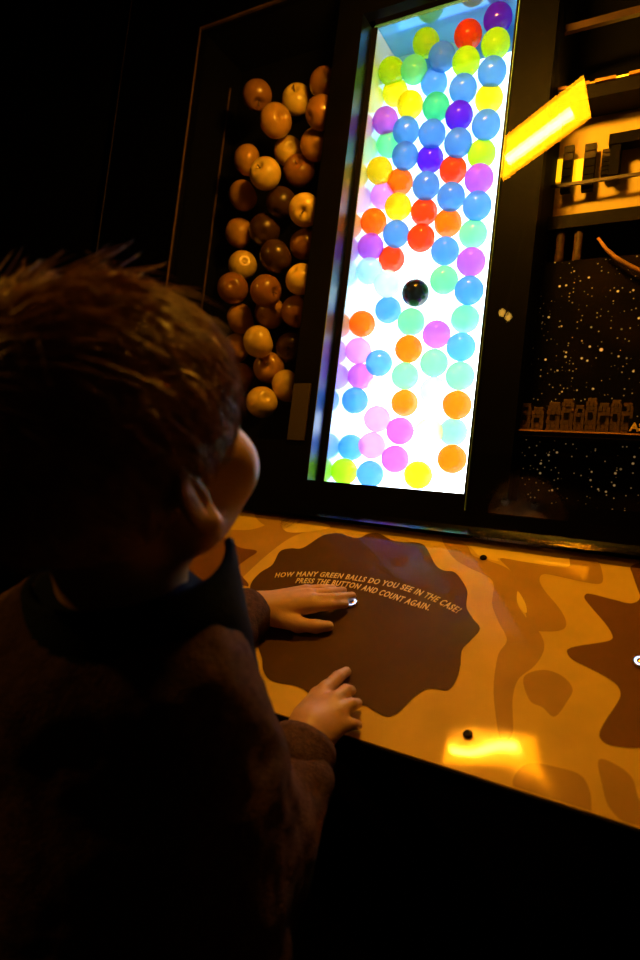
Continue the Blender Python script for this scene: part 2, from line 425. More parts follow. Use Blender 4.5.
# apples: pixel centre, shade, pixel radius, stalk-dimple offset (fraction of the radius) or None
APPLES = [(257,95,'brown',15,(.15,.55)),(297,100,'pale',15,(-.25,-.75)),(325,83,'brown',14,None),(275.5,121,'tan',17.5,(.5,-.3)),(321,113,'brown',15.5,None),
(288.6,151,'pale',15.5,None),(316,145,'tan',15,None),(247,160,'tan',14,None),(265.6,174,'pale',16,(-.5,-.5)),(299.5,171,'brown',17.5,(-.25,-.6)),(242.7,196,'tan',15.5,None),
(281,203,'dark brown',14,None),(305,210,'pale',14,(-.15,.1)),(239,233,'tan',13.5,None),(264.5,230,'dark brown',17,None),(305,244,'brown',13.5,None),(275.5,257,'dark brown',17,None),
(242.7,265,'pale',15,None),(232.8,288,'brown',15.5,None),(265.6,291,'brown',15,(.7,.1)),(301,279,'pale',15.5,None),(240.5,319,'tan',14,None),(270,313,'tan',17.5,None),
(297,312,'brown',14,None),(258,342,'pale',15.5,None),(291,348,'dark brown',14,(-.2,.2)),(269,368,'tan',15.5,(-.15,-.2)),(286,386,'pale',16,None),(262,402,'pale',14,None),
(236,348,'tan',14,None),(240,378,'brown',15,None)]
RA = .0345*D*1.0
aprof = []
for k in range(27):
    a = -math.pi/2 + math.pi*k/26
    r, z = math.cos(a), math.sin(a)
    rr = r*(1+.05*z); zz = z*.93
    zz -= .30*math.exp(-(r/.26)**2) if z > 0 else 0
    zz += .16*math.exp(-(r/.24)**2) if z < 0 else 0
    aprof.append((RA*rr, RA*zz))
aprof[0] = (0, aprof[0][1]); aprof[-1] = (0, aprof[-1][1])
AC = {'pale': (.85, .58, .12), 'tan': (.55, .28, .05), 'brown': (.33, .14, .03), 'dark brown': (.07, .03, .012)}
am = {}
for c, rgb in AC.items():
    b = MB(); b.lathe(aprof, 32); am[c] = b.mesh('apple', mat(c.replace(' ', '_')+'_apple_skin', rgb, .3, coat=.5, coat_r=.12, var=.18, vscale=40), True)
sb = MB(); sb.tube([(0, 0, .62*RA), (.0008, 0, .8*RA), (.003, .001, 1.02*RA)], [.0014, .0012, .0017], 6)
stem_me = sb.mesh('stem', mat('apple_stem', (.10, .05, .02), .7), True)
ar = np.array([RA]*len(APPLES))
APP = relax([(a[0], a[1]) for a in APPLES], ar, D+.006+RA, D+DA-.003-RA, [D+.006+RA+(DA-.009-2*RA)*(((i*3) % 4)/3) for i in range(len(APPLES))])
al = neighbour_labels([(a[0], a[1], a[2]) for a in APPLES], 'apple', 'apple case', (215, 332, 170, 290), (80, 440))
for i, (x, y, c, r, dm) in enumerate(APPLES):
    q = Vector(APP[i]); v = -q.normalized()
    if dm:
        rt = (cr - v*cr.dot(v)).normalized(); dn = (cd - v*cd.dot(v)).normalized()
        ax = rt*dm[0] + dn*dm[1] + v*math.sqrt(max(.02, 1-dm[0]**2-dm[1]**2))
    else:
        ax = Vector((random.uniform(-.9, .9), random.uniform(.2, 1), random.uniform(-.3, .9))).normalized()
    rot = ax.to_track_quat('Z', 'X').to_matrix().to_4x4() @ Matrix.Rotation(random.uniform(0, 6), 4, 'Z')
    s = random.uniform(.93, .98) if r < 17 else 1.02
    o = bpy.data.objects.new('apple', am[c]); COL.objects.link(o)
    o.matrix_world = PAN @ T(q) @ rot @ Matrix.Diagonal((s, s, s*random.uniform(.95, 1.05), 1))
    tag(o, al[i], 'apple', 'apples in the dim case')
    if dm and i in (0, 1, 8, 9, 12, 19, 25, 26):
        st = bpy.data.objects.new('stem', stem_me); COL.objects.link(st); st.parent = o

# small brown plate on the black frame under the apples
pl = MB(); pl.box((-.668*D, D-.004, .127*D), (-.63*D, D, .235*D))
tag(pl.build('blank_plate', M['brown_wall'], mx=PAN, bevel=.001), 'small blank brown plate on black frame between apple case and lit case', 'plate')

# ------------------------------------------------------------------ big glass sheet over the right of the wall
gs = MB(); gs.box((-.3131*D, D-.006, .03*D), (.6*D, D-.001, 1.5*D))
gsh = gs.build('glass_sheet', M['glass'], mx=PAN)
tag(gsh, 'large clear glass sheet mirroring a yellow lamp over the model display', 'glass sheet')
ge = MB(); ge.box((-.3138*D, D-.0065, .03*D), (-.3131*D, D-.0005, 1.5*D)); ge.build('polished_edge', M['glass_edge'], gsh)

# ------------------------------------------------------------------ model display on the right
x0, x1, z0, z1 = [v*D for v in RI]; DR = .16
rc = empty('model_display_case', PAN @ T((x0, D, z0))); ro = (x0, D, z0)
tag(rc, 'dark display case with starry backdrop and shelves behind glass at right', 'display case')
def star_mat():
    m, N, L, b = new_mat('starry_backdrop')
    tc = N.new('ShaderNodeTexCoord')
    cols = []
    for sc_, th, br in ((95, .11, .8), (48, .085, 1.0), (190, .14, .35)):
        v = N.new('ShaderNodeTexVoronoi'); v.inputs['Scale'].default_value = sc_
        L.new(tc.outputs['Object'], v.inputs['Vector'])
        lt = N.new('ShaderNodeMapRange'); lt.inputs['From Min'].default_value = th; lt.inputs['From Max'].default_value = th*1.9
        lt.inputs['To Min'].default_value = br; lt.inputs['To Max'].default_value = 0
        L.new(v.outputs['Distance'], lt.inputs['Value'])
        # only some of the cells carry a speck
        sp = N.new('ShaderNodeSeparateColor'); L.new(v.outputs['Color'], sp.inputs[0])
        gt = N.new('ShaderNodeMath'); gt.operation = 'GREATER_THAN'; gt.inputs[1].default_value = .74; L.new(sp.outputs[0], gt.inputs[0])
        mu = N.new('ShaderNodeMath'); mu.operation = 'MULTIPLY'; L.new(lt.outputs['Result'], mu.inputs[0]); L.new(gt.outputs[0], mu.inputs[1])
        cols.append(mu.outputs[0])
    a1 = N.new('ShaderNodeMath'); a1.operation = 'MAXIMUM'; L.new(cols[0], a1.inputs[0]); L.new(cols[1], a1.inputs[1])
    a2 = N.new('ShaderNodeMath'); a2.operation = 'MAXIMUM'; L.new(a1.outputs[0], a2.inputs[0]); L.new(cols[2], a2.inputs[1])
    n = N.new('ShaderNodeTexNoise'); n.inputs['Scale'].default_value = 7; n.inputs['Detail'].default_value = 2; L.new(tc.outputs['Object'], n.inputs['Vector'])
    r = N.new('ShaderNodeValToRGB'); r.color_ramp.elements[0].position = .42; r.color_ramp.elements[1].position = .75
    r.color_ramp.elements[0].color = (.003, .002, .002, 1); r.color_ramp.elements[1].color = (.018, .010, .004, 1)
    L.new(n.outputs['Fac'], r.inputs['Fac'])
    mx = N.new('ShaderNodeMix'); mx.data_type = 'RGBA'; L.new(a2.outputs[0], mx.inputs['Factor']); L.new(r.outputs['Color'], mx.inputs['A'])
    mx.inputs['B'].default_value = (1, .95, .85, 1)
    L.new(mx.outputs['Result'], b.inputs['Base Color']); b.inputs['Roughness'].default_value = .7; b.inputs['Specular IOR Level'].default_value = .03
    b.inputs['Emission Color'].default_value = (1, .62, .25, 1)  # glow added to the painted specks to brighten them
    em = N.new('ShaderNodeMath'); em.operation = 'MULTIPLY'; em.inputs[1].default_value = .22; L.new(a2.outputs[0], em.inputs[0]); L.new(em.outputs[0], b.inputs['Emission Strength'])
    return m
M['stars'] = star_mat()
M['shelf'] = mat('dark_shelf', (.008, .005, .003), .6, spec=.1, var=.3, vscale=12)
M['rail'] = mat('brown_rail', (.05, .02, .008), .5, var=.3, vscale=20)
M['board'] = mat('yellow_card', (.75, .55, .12), .6, var=.25, vscale=8)
M['card_lit'] = emit('backlit_yellow_panel', (1.0, .52, .003), 1.5)
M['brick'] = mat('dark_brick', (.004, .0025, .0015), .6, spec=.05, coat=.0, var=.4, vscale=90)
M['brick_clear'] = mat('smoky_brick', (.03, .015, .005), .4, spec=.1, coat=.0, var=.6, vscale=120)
M['block'] = mat('brown_block', (.10, .045, .015), .6, var=.5, vscale=70)
M['strip'] = mat('amber_strip', (.7, .35, .08), .3, coat=1, var=.2)
M['sign'] = mat('gold_sign', (.95, .65, .2), .4)
M['red'] = mat('red_block', (.35, .04, .02), .5)
cpart('back_panel', (x0-.006, D+DR, z0-.006), (x1+.006, D+DR+.008, z1+.006), M['black_matte'], par=rc, off=ro)
cpart('star_backdrop', (x0, D+.060, z0), (x1, D+.064, onp(560, 262, D+.062).z), M['stars'], par=rc, off=ro)
cpart('side_panel', (x0-.006, D+PT, z0-.006), (x0, D+DR, z1+.006), M['black_matte'], par=rc, off=ro)
cpart('side_panel', (x1, D+PT, z0-.006), (x1+.006, D+DR, z1+.006), M['black_matte'], par=rc, off=ro)
cpart('top_panel', (x0, D+PT, z1), (x1, D+DR, z1+.006), M['black_matte'], par=rc, off=ro)
cpart('bottom_panel', (x0, D+PT, z0-.006), (x1, D+DR, z0), M['black'], par=rc, off=ro)
def zz(px, py, Y): return onp(px, py, Y).z
Y1 = D+.022
zs = onp(560, 431, Y1).z
cpart('shelf', (x0, Y1, zs-.009), (x1, D+.059, zs-.002), M['shelf'], par=rc, off=ro)
cpart('shelf_strip', (x0, Y1-.003, zs-.002), (-.075*D, Y1+.002, zs), M['strip'], par=rc, off=ro)  # highlight on the shelf edge, put in as an amber strip
zy0 = onp(545, 217, D+.068).z; zy1 = onp(545, 92, D+.10).z
cpart('yellow_backboard', (x0, D+.10, zy0), (x1, D+.106, zy1), M['board'], par=rc, off=ro)
cpart('shelf', (x0, D+.068, zy0-.022), (x1, D+DR, zy0-.001), M['shelf'], par=rc, off=ro)
zt = onp(560, 88, D+.05).z
cpart('shelf', (x0, D+.05, zt-.028), (x1, D+DR, zt-.004), M['shelf'], par=rc, off=ro)
# plain amber strips under the upper shelf edge
for (a, b) in ((548, 568), (577, 590), (595, 616), (628, 645)):
    xa = onp(a, 85, D+.049).x; xb = onp(b, 78, D+.049).x
    cpart('shelf_strip', (xa, D+.046, zt-.006), (xb, D+.050, zt-.001), M['strip'], par=rc, off=ro)
zr = onp(590, 22, D+.05).z
cpart('rail', (x0, D+.05, zr-.006), (x1, D+.058, zr+.006), M['rail'], par=rc, off=ro)
# crossing rail in front of the towers
zc = onp(575, 183, D+.071).z
cpart('rail', (x0, D+.071, zc-.0025), (x1, D+.0745, zc+.0025), M['rail'], par=rc, off=ro)
# backlit yellow cards between the towers
for (a, b) in ((540, 544.5), (553.5, 563), (572.5, 583)):
    xa, xb = onp(a, 180, D+.098).x, onp(b, 180, D+.098).x
    zA, zB = onp((a+b)/2, 182, D+.098).z, onp((a+b)/2, 160, D+.098).z
    cpart('lit_panel', (xa, D+.096, zA), (xb, D+.099, zB), M['card_lit'], par=rc, off=ro)

def tower(px0, px1, ytop, ybot, label, clear=2, name='block_tower'):
    Y = D+.085
    a = onp(px0, (ytop+ybot)/2, Y); b = onp(px1, (ytop+ybot)/2, Y)
    zt_, zb_ = onp((px0+px1)/2, ytop, Y).z, zy0-.001
    zb_ = max(zb_, onp((px0+px1)/2, ybot, Y).z)
    wd = b.x-a.x; cx = (a.x+b.x)/2
    rt = empty(name, PAN @ T((cx, Y, zb_)))
    tag(rt, label, 'block tower', 'block towers on the yellow shelf')
    n = 6; hh = (zt_-zb_)/n
    for k in range(n):
        bb = MB(); bb.box((-wd/2, -wd*.3, k*hh+.0004), (wd/2, wd*.3, (k+1)*hh-.0004))
        for sx in (-.25, .25):
            bb.lathe([(wd*.14, (k+1)*hh-.0004), (wd*.14, (k+1)*hh+.0012), (0, (k+1)*hh+.0012)], 10, mx=T((sx*wd, 0, 0)))
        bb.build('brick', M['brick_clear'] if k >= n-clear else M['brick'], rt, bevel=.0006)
    return rt
tower(544, 553, 150, 195, 'left dark block tower before bright yellow panel, beside black frame')
tower(562.5, 572.5, 147, 193, 'middle dark block tower between bright yellow gaps on yellow shelf')
tower(583.5, 595, 145, 191, 'tallest dark block tower at right end of bright yellow gaps')
tower(602, 615, 150, 176, 'short dark block tower standing alone right of bright yellow gaps')
# dark arch of blocks at right
Y = D+.08
rt = empty('block_arch', PAN @ T((onp(632, 175, Y).x, Y, onp(632, 175, Y).z))); tag(rt, 'dark block arch on the yellow shelf at right photo edge', 'block arch')
w_ = .033
for nm, lo, hi in (('pillar', (-w_, -.01, 0), (-w_*.55, .01, .048)), ('pillar', (w_*.55, -.01, 0), (w_, .01, .048)), ('lintel', (-w_*1.1, -.011, .048), (w_*1.1, .011, .066))):
    b = MB(); b.box(lo, hi); b.build(nm, M['brick'], rt, bevel=.0008)

# dim pillars and bent branch under the yellow shelf
for k, (px, lb) in enumerate(((543, 'left brown wooden pillar hanging below yellow shelf next to black frame'), (560, 'middle brown wooden pillar of three below yellow shelf'), (578, 'right brown wooden pillar of three below yellow shelf'))):
    Y = D+.082; q = onp(px, 247, Y); ht = zy0-.0225 - onp(px, 266, Y).z
    b = MB(); b.lathe([(0, -ht), (.006, -ht), (.0075, -ht*.8), (.0065, -ht*.4), (.0075, -.004), (.0075, 0), (0, 0)], 14)
    tag(b.build('wooden_pillar', M['block'], mx=PAN @ T((q.x, Y, zy0-.0225)), smooth=True), lb, 'pillar', 'pillars below the yellow shelf')
pts = []
for (px, py) in ((598, 238), (606, 249), (616, 258), (628, 265), (645, 273), (660, 278)):
    pts.append(onp(px, py, D+.045))
b = MB(); q0 = pts[0].copy(); b.tube([p-q0 for p in pts], [.002, .003, .0035, .0035, .003, .002], 8)
tag(b.build('bent_branch', mat('pale_branch', (.45, .22, .07), .5, var=.3), mx=PAN @ T(q0), smooth=True), 'curved pale branch hanging below the yellow shelf at right', 'branch')

# block city standing on the lower shelf
CITY = [(521, 533, 408), (533, 546, 412), (548, 562, 407), (562, 575, 404), (575, 586, 410), (586, 598, 403), (598, 611, 408), (611, 622, 405), (622, 634, 408)]
cl = ['low brown block house beside the black frame, leftmost on starry shelf', 'lowest wide brown block house, second from left on starry shelf', 'brown block house with dark window, third from left on starry shelf',
      'tall brown block house left of the shelf middle before the stars', 'low brown block house at the middle of the starry shelf', 'tallest brown block house right of the starry shelf middle',
      'brown block house with dark doorway, third from right on starry shelf', 'brown block house second from right on starry shelf', 'brown block house beside gold sign, rightmost on starry shelf']
for k, (a, bx, yt) in enumerate(CITY):
    Y = D+.040; A = onp(a, 415, Y); B = onp(bx, 415, Y); wd = (B.x-A.x)*.985; zt_ = onp((a+bx)/2, yt, Y).z; hgt = zt_-(zs-.002)
    rt = empty('block_house', PAN @ T(((A.x+B.x)/2, Y, zs-.002))); tag(rt, cl[k], 'block house', 'block houses on the starry shelf')
    b = MB(); n = max(3, int(hgt/.006)); hh = hgt/n
    for j in range(n):
        for q in range(3):
            if random.random() < .12 and j > 1: continue
            ox = -wd/2 + (q+.15*(j % 2))*wd/3; b.box((ox+.0003, -.012, j*hh+.0003), (min(wd/2, ox+wd/3)-.0003, .012, (j+1)*hh-.0003))
    b.box((-wd*.45, -.0105, .0003), (wd*.45, .0105, hgt-hh)); b.build('walls', M['block'], rt)
    b = MB(); b.box((-wd*.25, -.0128, hgt*.45), (wd*.15, -.0118, hgt*.66)); b.build('window', M['brick'], rt)
    b = MB(); b.box((-wd*.40, -.008, hgt), (wd*.36, .008, hgt+.006)); b.build('roof_block', M['block'], rt, bevel=.0006)
# small gold sign lettering at the right edge of the shelf
def text_mesh(s, size, depth=.0004, offset=0.0, space=1.0):
    c = bpy.data.curves.new('t', 'FONT'); c.body = s; c.size = size; c.extrude = depth; c.bevel_depth = offset; c.bevel_resolution = 0; c.resolution_u = 4; c.space_character = space
    o = bpy.data.objects.new('t', c); COL.objects.link(o)
    dg = bpy.context.evaluated_depsgraph_get(); me = bpy.data.meshes.new_from_object(o.evaluated_get(dg))
    bpy.data.objects.remove(o); bpy.data.curves.remove(c); return me
Y = D+.026; q = onp(630.5, 419.5, Y)
sg = MB(); sg.box((0, 0, 0), (.05, .002, .022)); so = sg.build('sign_plate', M['brick'], mx=PAN @ T((q.x-.002, Y, zs)))
tag(so, 'small dark sign with gold letters at right edge of starry shelf', 'sign')
me = text_mesh('AS', .017, .0004, .0006); me.materials.clear(); me.materials.append(M['sign'])
to = bpy.data.objects.new('sign_letters', me); COL.objects.link(to); to.parent = so; to.matrix_local = T((.002, -.0008, .004)) @ Matrix.Rotation(math.pi/2, 4, 'X')
q = onp(609, 470, D+.05); rb = MB(); rb.lathe([(0, 0), (.006, .001), (.0075, .006), (.005, .011), (0, .012)], 14)

# ------------------------------------------------------------------ control desk
desk = empty('control_desk', DESK)
tag(desk, 'sloping amber and brown patterned control desk under the display cases', 'control desk')
VF = -.4065*D
uL, vL = ond(2.8, 610.6); uB, vB = ond(119, 490)
tilt = (uB-uL)/(vB-vL)
ULf = uL + tilt*(VF-vL); ULb = uL + tilt*(0-vL)
UR = .62
top = MB(); top.prism([(ULf, VF), (UR, VF), (UR, 0), (ULb, 0)], -.004, 0, 0)
def overlay(poly_px, layer, mi, smooth=True, close=True):
    P = [Vector((*ond(*q), 0)) if not isinstance(q, Vector) else q for q in poly_px]
    n = len(P); out = []
    for i in range(n):                                # closed Catmull-Rom outline
        a, b, c, d = P[i-1], P[i], P[(i+1) % n], P[(i+2) % n]
        for k in range(6):
            t = k/6; out.append(.5*((2*b)+(c-a)*t+(2*a-5*b+4*c-d)*t*t+(3*b-a-3*c+d)*t**3))
    xmin = lambda v: ULf+tilt*(v-VF)
    z = .00022*layer
    bm = bmesh.new(); vs = [bm.verts.new((max(min(p.x, UR-.002), xmin(p.y)+.002), max(min(p.y, -.0015), VF+.0015), z)) for p in out]
    es = [bm.edges.new((vs[i], vs[(i+1) % len(vs)])) for i in range(len(vs))]
    r = bmesh.ops.triangle_fill(bm, edges=es, use_beauty=True)
    bm.normal_update()
    bm.verts.index_update()
    fs = []
    for f in bm.faces:
        ids = [v.index for v in f.verts]
        fs.append(ids if f.normal.z > 0 else ids[::-1])
    top.add([v.co.copy() for v in bm.verts], fs, mi); bm.free()
def z7(L): return [(180+x/2.1333, 490+y/2.1333) for x, y in L]
def z8(L): return [(400+x/2.667, 490+y/2.667) for x, y in L]
def zs6(L): return [(560+x/4.8, 560+y/4.8) for x, y in L]
def zs1(L): return [(180+x/5.333, 540+y/5.333) for x, y in L]
# ochre contour bands
overlay(z7([(-60,150),(60,90),(150,85),(200,70),(260,70),(330,60),(345,75),(290,85),(240,100),(190,135),(130,190),(60,260),(-60,260)]), 1, 2)
overlay(z7([(170,40),(260,45),(310,62),(250,72),(215,85),(180,75),(160,55)]), 2, 2)
overlay(z8([(112,128),(150,130),(180,150),(195,175),(240,190),(290,212),(313,250),(312,300),(340,345),(375,385),(384,425),(360,468),(316,505),(300,560),(300,650),(270,670),(255,600),(250,520),(262,440),(285,400),(262,350),(246,305),(250,255),(235,232),(180,205),(140,178)]), 1, 2)
overlay(z8([(268,183),(330,192),(420,205),(452,203),(455,180),(500,180),(528,190),(541,230),(535,250),(500,248),(440,235),(385,225),(372,240),(385,268),(420,310),(441,345),(438,370),(400,378),(345,370),(335,330),(315,280),(310,240),(290,210)]), 2, 2)
overlay(z8([(330,500),(380,480),(430,495),(460,530),(445,565),(412,605),(380,580),(345,560)]), 1, 2)
overlay(z8([(340,730),(420,740),(480,760),(505,800),(510,850),(500,900),(420,880),(340,840),(300,780)]), 1, 2)
overlay(z8([(530,720),(580,735),(620,770),(640,830),(700,900),(620,900),(560,850),(540,790)]), 1, 2)
# light amber patches
overlay(z8([(190,140),(300,160),(420,180),(452,182),(450,203),(380,200),(268,182),(262,190),(220,180),(200,165)]), 1, 1)
overlay(z8([(313,272),(322,280),(335,305),(338,328),(325,322),(313,300)]), 3, 1)
overlay(z7([(215,60),(250,62),(300,70),(320,80),(270,90),(225,88)]), 2, 1)
# dark brown wavy disc
overlay(z7([(150,205),(170,178),(197,160),(213,132),(235,125),(262,124),(300,100),(320,94),(340,93),(362,100),(382,103),(402,94),(424,93),(450,107),(475,112),(505,113),(524,122),(545,160),(562,172),(585,176),(602,195),(613,218),(611,250),(625,275),(640,297),(620,322),(602,342),(598,375),(590,405),(572,428),(545,425),(525,426),(500,442),(480,462),(462,478),(440,484),(415,472),(395,461),(365,462),(340,456),(310,440),(280,437),(262,425),(240,417),(212,413),(190,404),(178,385),(175,360),(167,330),(178,300),(165,270),(158,240)]), 3, 4)
# brown stars
overlay(zs6([(340,32),(348,70),(372,140),(384,185),(340,210),(250,190),(150,165),(122,168),(120,190),(160,240),(220,310),(250,360),(246,384),(200,397),(100,412),(45,426),(34,445),(60,480),(140,520),(220,562),(275,605),(290,650),(270,695),(220,770),(190,830),(198,865),(240,890),(330,903),(420,912),(520,1000),(600,1010),(640,930),(700,880),(840,900),(880,840),(800,700),(820,620),(960,560),(960,520),(820,460),(760,380),(820,230),(790,180),(640,230),(560,220),(480,80),(400,20)]), 3, 3)
overlay(zs1([(190,-80),(230,-20),(290,25),(330,45),(400,55),(408,70),(370,95),(310,140),(300,160),(340,205),(365,235),(362,250),(340,245),(260,235),(200,260),(120,300),(40,330),(-60,200),(-120,60),(-40,-40),(60,-60)]), 3, 3)
tobj = top.build('patterned_top', [M['desk_amber'], M['desk_light'], M['desk_mid'], M['desk_brown'], M['desk_dark']], desk)
b = MB(); b.box((0, VF-.004, -.03), (1, VF, -.0005)); b.v = [((ULf+(UR-ULf)*x), y, z) for x, y, z in b.v]; b.build('front_lip', M['black'], desk, bevel=.0015)
# body of the console: a black box from the sloping sheet to the floor
def d2w(u, v, h): return DESK @ Vector((u, v, h))
fl, bk = d2w(0, VF, -.005), d2w(0, 0, -.005)
body = MB()
def col(u0): # profile in the world at x=u
    a, c = d2w(u0(VF), VF, -.005), d2w(u0(0), 0, -.005)
    return [Vector((a.x, a.y, a.z)), Vector((c.x, c.y, c.z)), Vector((c.x, c.y, 0.0)), Vector((a.x, a.y+.03, 0.0)), Vector((a.x, a.y+.03, .10)), Vector((a.x, a.y, .12))]
A = col(lambda v: ULf+tilt*(v-VF)); B = col(lambda v: UR); n = len(A)
body.add(A+B, [tuple(range(n)), tuple(range(2*n-1, n-1, -1))] + [(i+n, (i+1) % n+n, (i+1) % n, i) for i in range(n)])
inv = DESK.inverted(); body.v = [tuple(inv @ Vector(v)) for v in body.v]
body.build('console_body', M['black_matte'], desk)

# question printed on two arcs
def arc_text(s, px, size, name):
    me = text_mesh(s, 1.0, 0.0, .038, 1.17)
    xs = [v.co.x for v in me.vertices]; xmin, xmax = min(xs), max(xs)
    P = [Vector((*ond(*q), 0)) for q in px]
    fine = []
    for i in range(len(P)-1):
        a, b_, c, d = P[max(i-1, 0)], P[i], P[i+1], P[min(i+2, len(P)-1)]
        for k in range(12):
            t = k/12; fine.append(.5*((2*b_)+(c-a)*t+(2*a-5*b_+4*c-d)*t*t+(3*b_-a-3*c+d)*t**3))
    fine.append(P[-1]); cum = [0]
    for a, b_ in zip(fine, fine[1:]): cum.append(cum[-1]+(b_-a).length)
    for v in me.vertices:
        s_ = (v.co.x-xmin)/(xmax-xmin)*cum[-1]; i = min(max(np.searchsorted(cum, s_)-1, 0), len(fine)-2)
        t = (s_-cum[i])/(cum[i+1]-cum[i]); p = fine[i].lerp(fine[i+1], t)
        j0, j1 = max(i-6, 0), min(i+7, len(fine)-1); tg = (fine[j1]-fine[j0]).normalized(); nr = Vector((-tg.y, tg.x, 0))
        q = p + nr*(v.co.y*size); v.co = (q.x, q.y, .0011 + max(0, v.co.z)*.01)
    me.materials.clear(); me.materials.append(M['text'])
    o = bpy.data.objects.new(name, me); COL.objects.link(o); o.parent = desk
    return o
arc_text('HOW MANY GREEN BALLS DO YOU SEE IN THE CASE?', [(274.7,578),(295,577),(315,577),(341,579),(364,582.5),(392,587.8),(407.5,592),(432.5,603-1.5),(457,614)], .0160, 'printed_question')
arc_text('PRESS THE BUTTON AND COUNT AGAIN.', [(295.3,583.4),(318,584.3),(345,587.3),(360.6,590.3),(378,595),(404,603.5),(428.5,611)], .0160, 'printed_question')

def button(px, py):
    u, v = ond(px, py); root = MB()
    R_ = .0088
    root.lathe([(R_*1.02, 0), (R_*1.02, .003), (R_*.92, .0042), (R_*.80, .0042), (R_*.80, .0015), (0, .0015)], 32)
    o = root.build('push_button', M['steel'], desk, T((u, v, .0008)), True)
    b = MB(); b.lathe([(R_*.78, .0016), (R_*.78, .0040), (R_*.56, .0040), (R_*.56, .0016)], 32); b.build('light_ring', M['ring_led'], o, smooth=False)
    b = MB(); b.lathe([(R_*.54, .0016), (R_*.54, .0042), (R_*.4, .0050), (0, .0053)], 32); b.build('button_cap', M['steel'], o, smooth=True)
button(352, 604.5); button(641, 664)
for (px, py, rr) in ((483.5, 558.5, .0052), (468, 735, .0052)):
    u, v = ond(px, py); b = MB(); b.lathe([(rr, 0), (rr, .001), (rr*.8, .0026), (rr*.45, .0032), (rr*.4, .0016), (0, .0016)], 20)
    b.build('screw', mat('black_screw', (.03, .025, .02), .25, metal=.8), desk, T((u, v, .0009)), True)

# ------------------------------------------------------------------ yellow fluorescent lamp above the desk (seen only as a reflection)
LQ = [Vector(q) for q in ((-.4032, .6641, .7759), (-.2351, .7125, .8467), (-.2281, .6463, .8126), (-.4040, .5968, .7392))]
LC = sum(LQ, Vector())/4; lu = (LQ[1]+LQ[2]-LQ[0]-LQ[3])/4; lw = (LQ[0]+LQ[1]-LQ[2]-LQ[3])/4
nrm = lu.cross(lw).normalized()
if nrm.z > 0: nrm = -nrm
hu = lu.length; ax_u = lu.normalized(); ax_w = nrm.cross(ax_u)
LM = PAN @ Matrix(((ax_u.x, ax_w.x, nrm.x, LC.x), (ax_u.y, ax_w.y, nrm.y, LC.y), (ax_u.z, ax_w.z, nrm.z, LC.z), (0, 0, 0, 1)))
lamp = empty('fluorescent_lamp', LM); tag(lamp, 'yellow fluorescent lamp hanging above the desk, seen mirrored in the glass', 'lamp')
lq = [(ax_u.dot(q-LC), ax_w.dot(q-LC)) for q in LQ]
if sum(a[0]*b[1]-a[1]*b[0] for a, b in zip(lq, lq[1:]+lq[:1])) < 0: lq.reverse()
b = MB(); b.prism([(x*1.03, y*1.06) for x, y in lq], -.040, -.013); b.build('housing', M['lamp_house'], lamp, bevel=.002)
b = MB(); b.prism(lq, -.0125, -.006); b.build('diffuser', M['lamp_yellow'], lamp)
b = MB(); b.tube([(-hu*.80, 0, .004), (hu*.66, 0, .004)], .0085, 16); b.build('tube', M['lamp_tube'], lamp, smooth=True)
top_w = LM @ Vector((0, 0, -.03)); il = LM.inverted()
b = MB(); b.tube([il @ top_w, il @ Vector((top_w.x, top_w.y, 2.9))], .006, 8); b.build('hanger_rod', M['lamp_house'], lamp, smooth=True)

DEBUG = False
HEAD_PX = (112, 460, .45); HEAD_ROT = (math.radians(4), math.radians(-20), 0.0); ELBOW_R = (256, 852, .565)
HAIR_TUFTS = [((-.35, -.2, .9), .22, 90), ((.1, .2, 1.), .16, 40)]
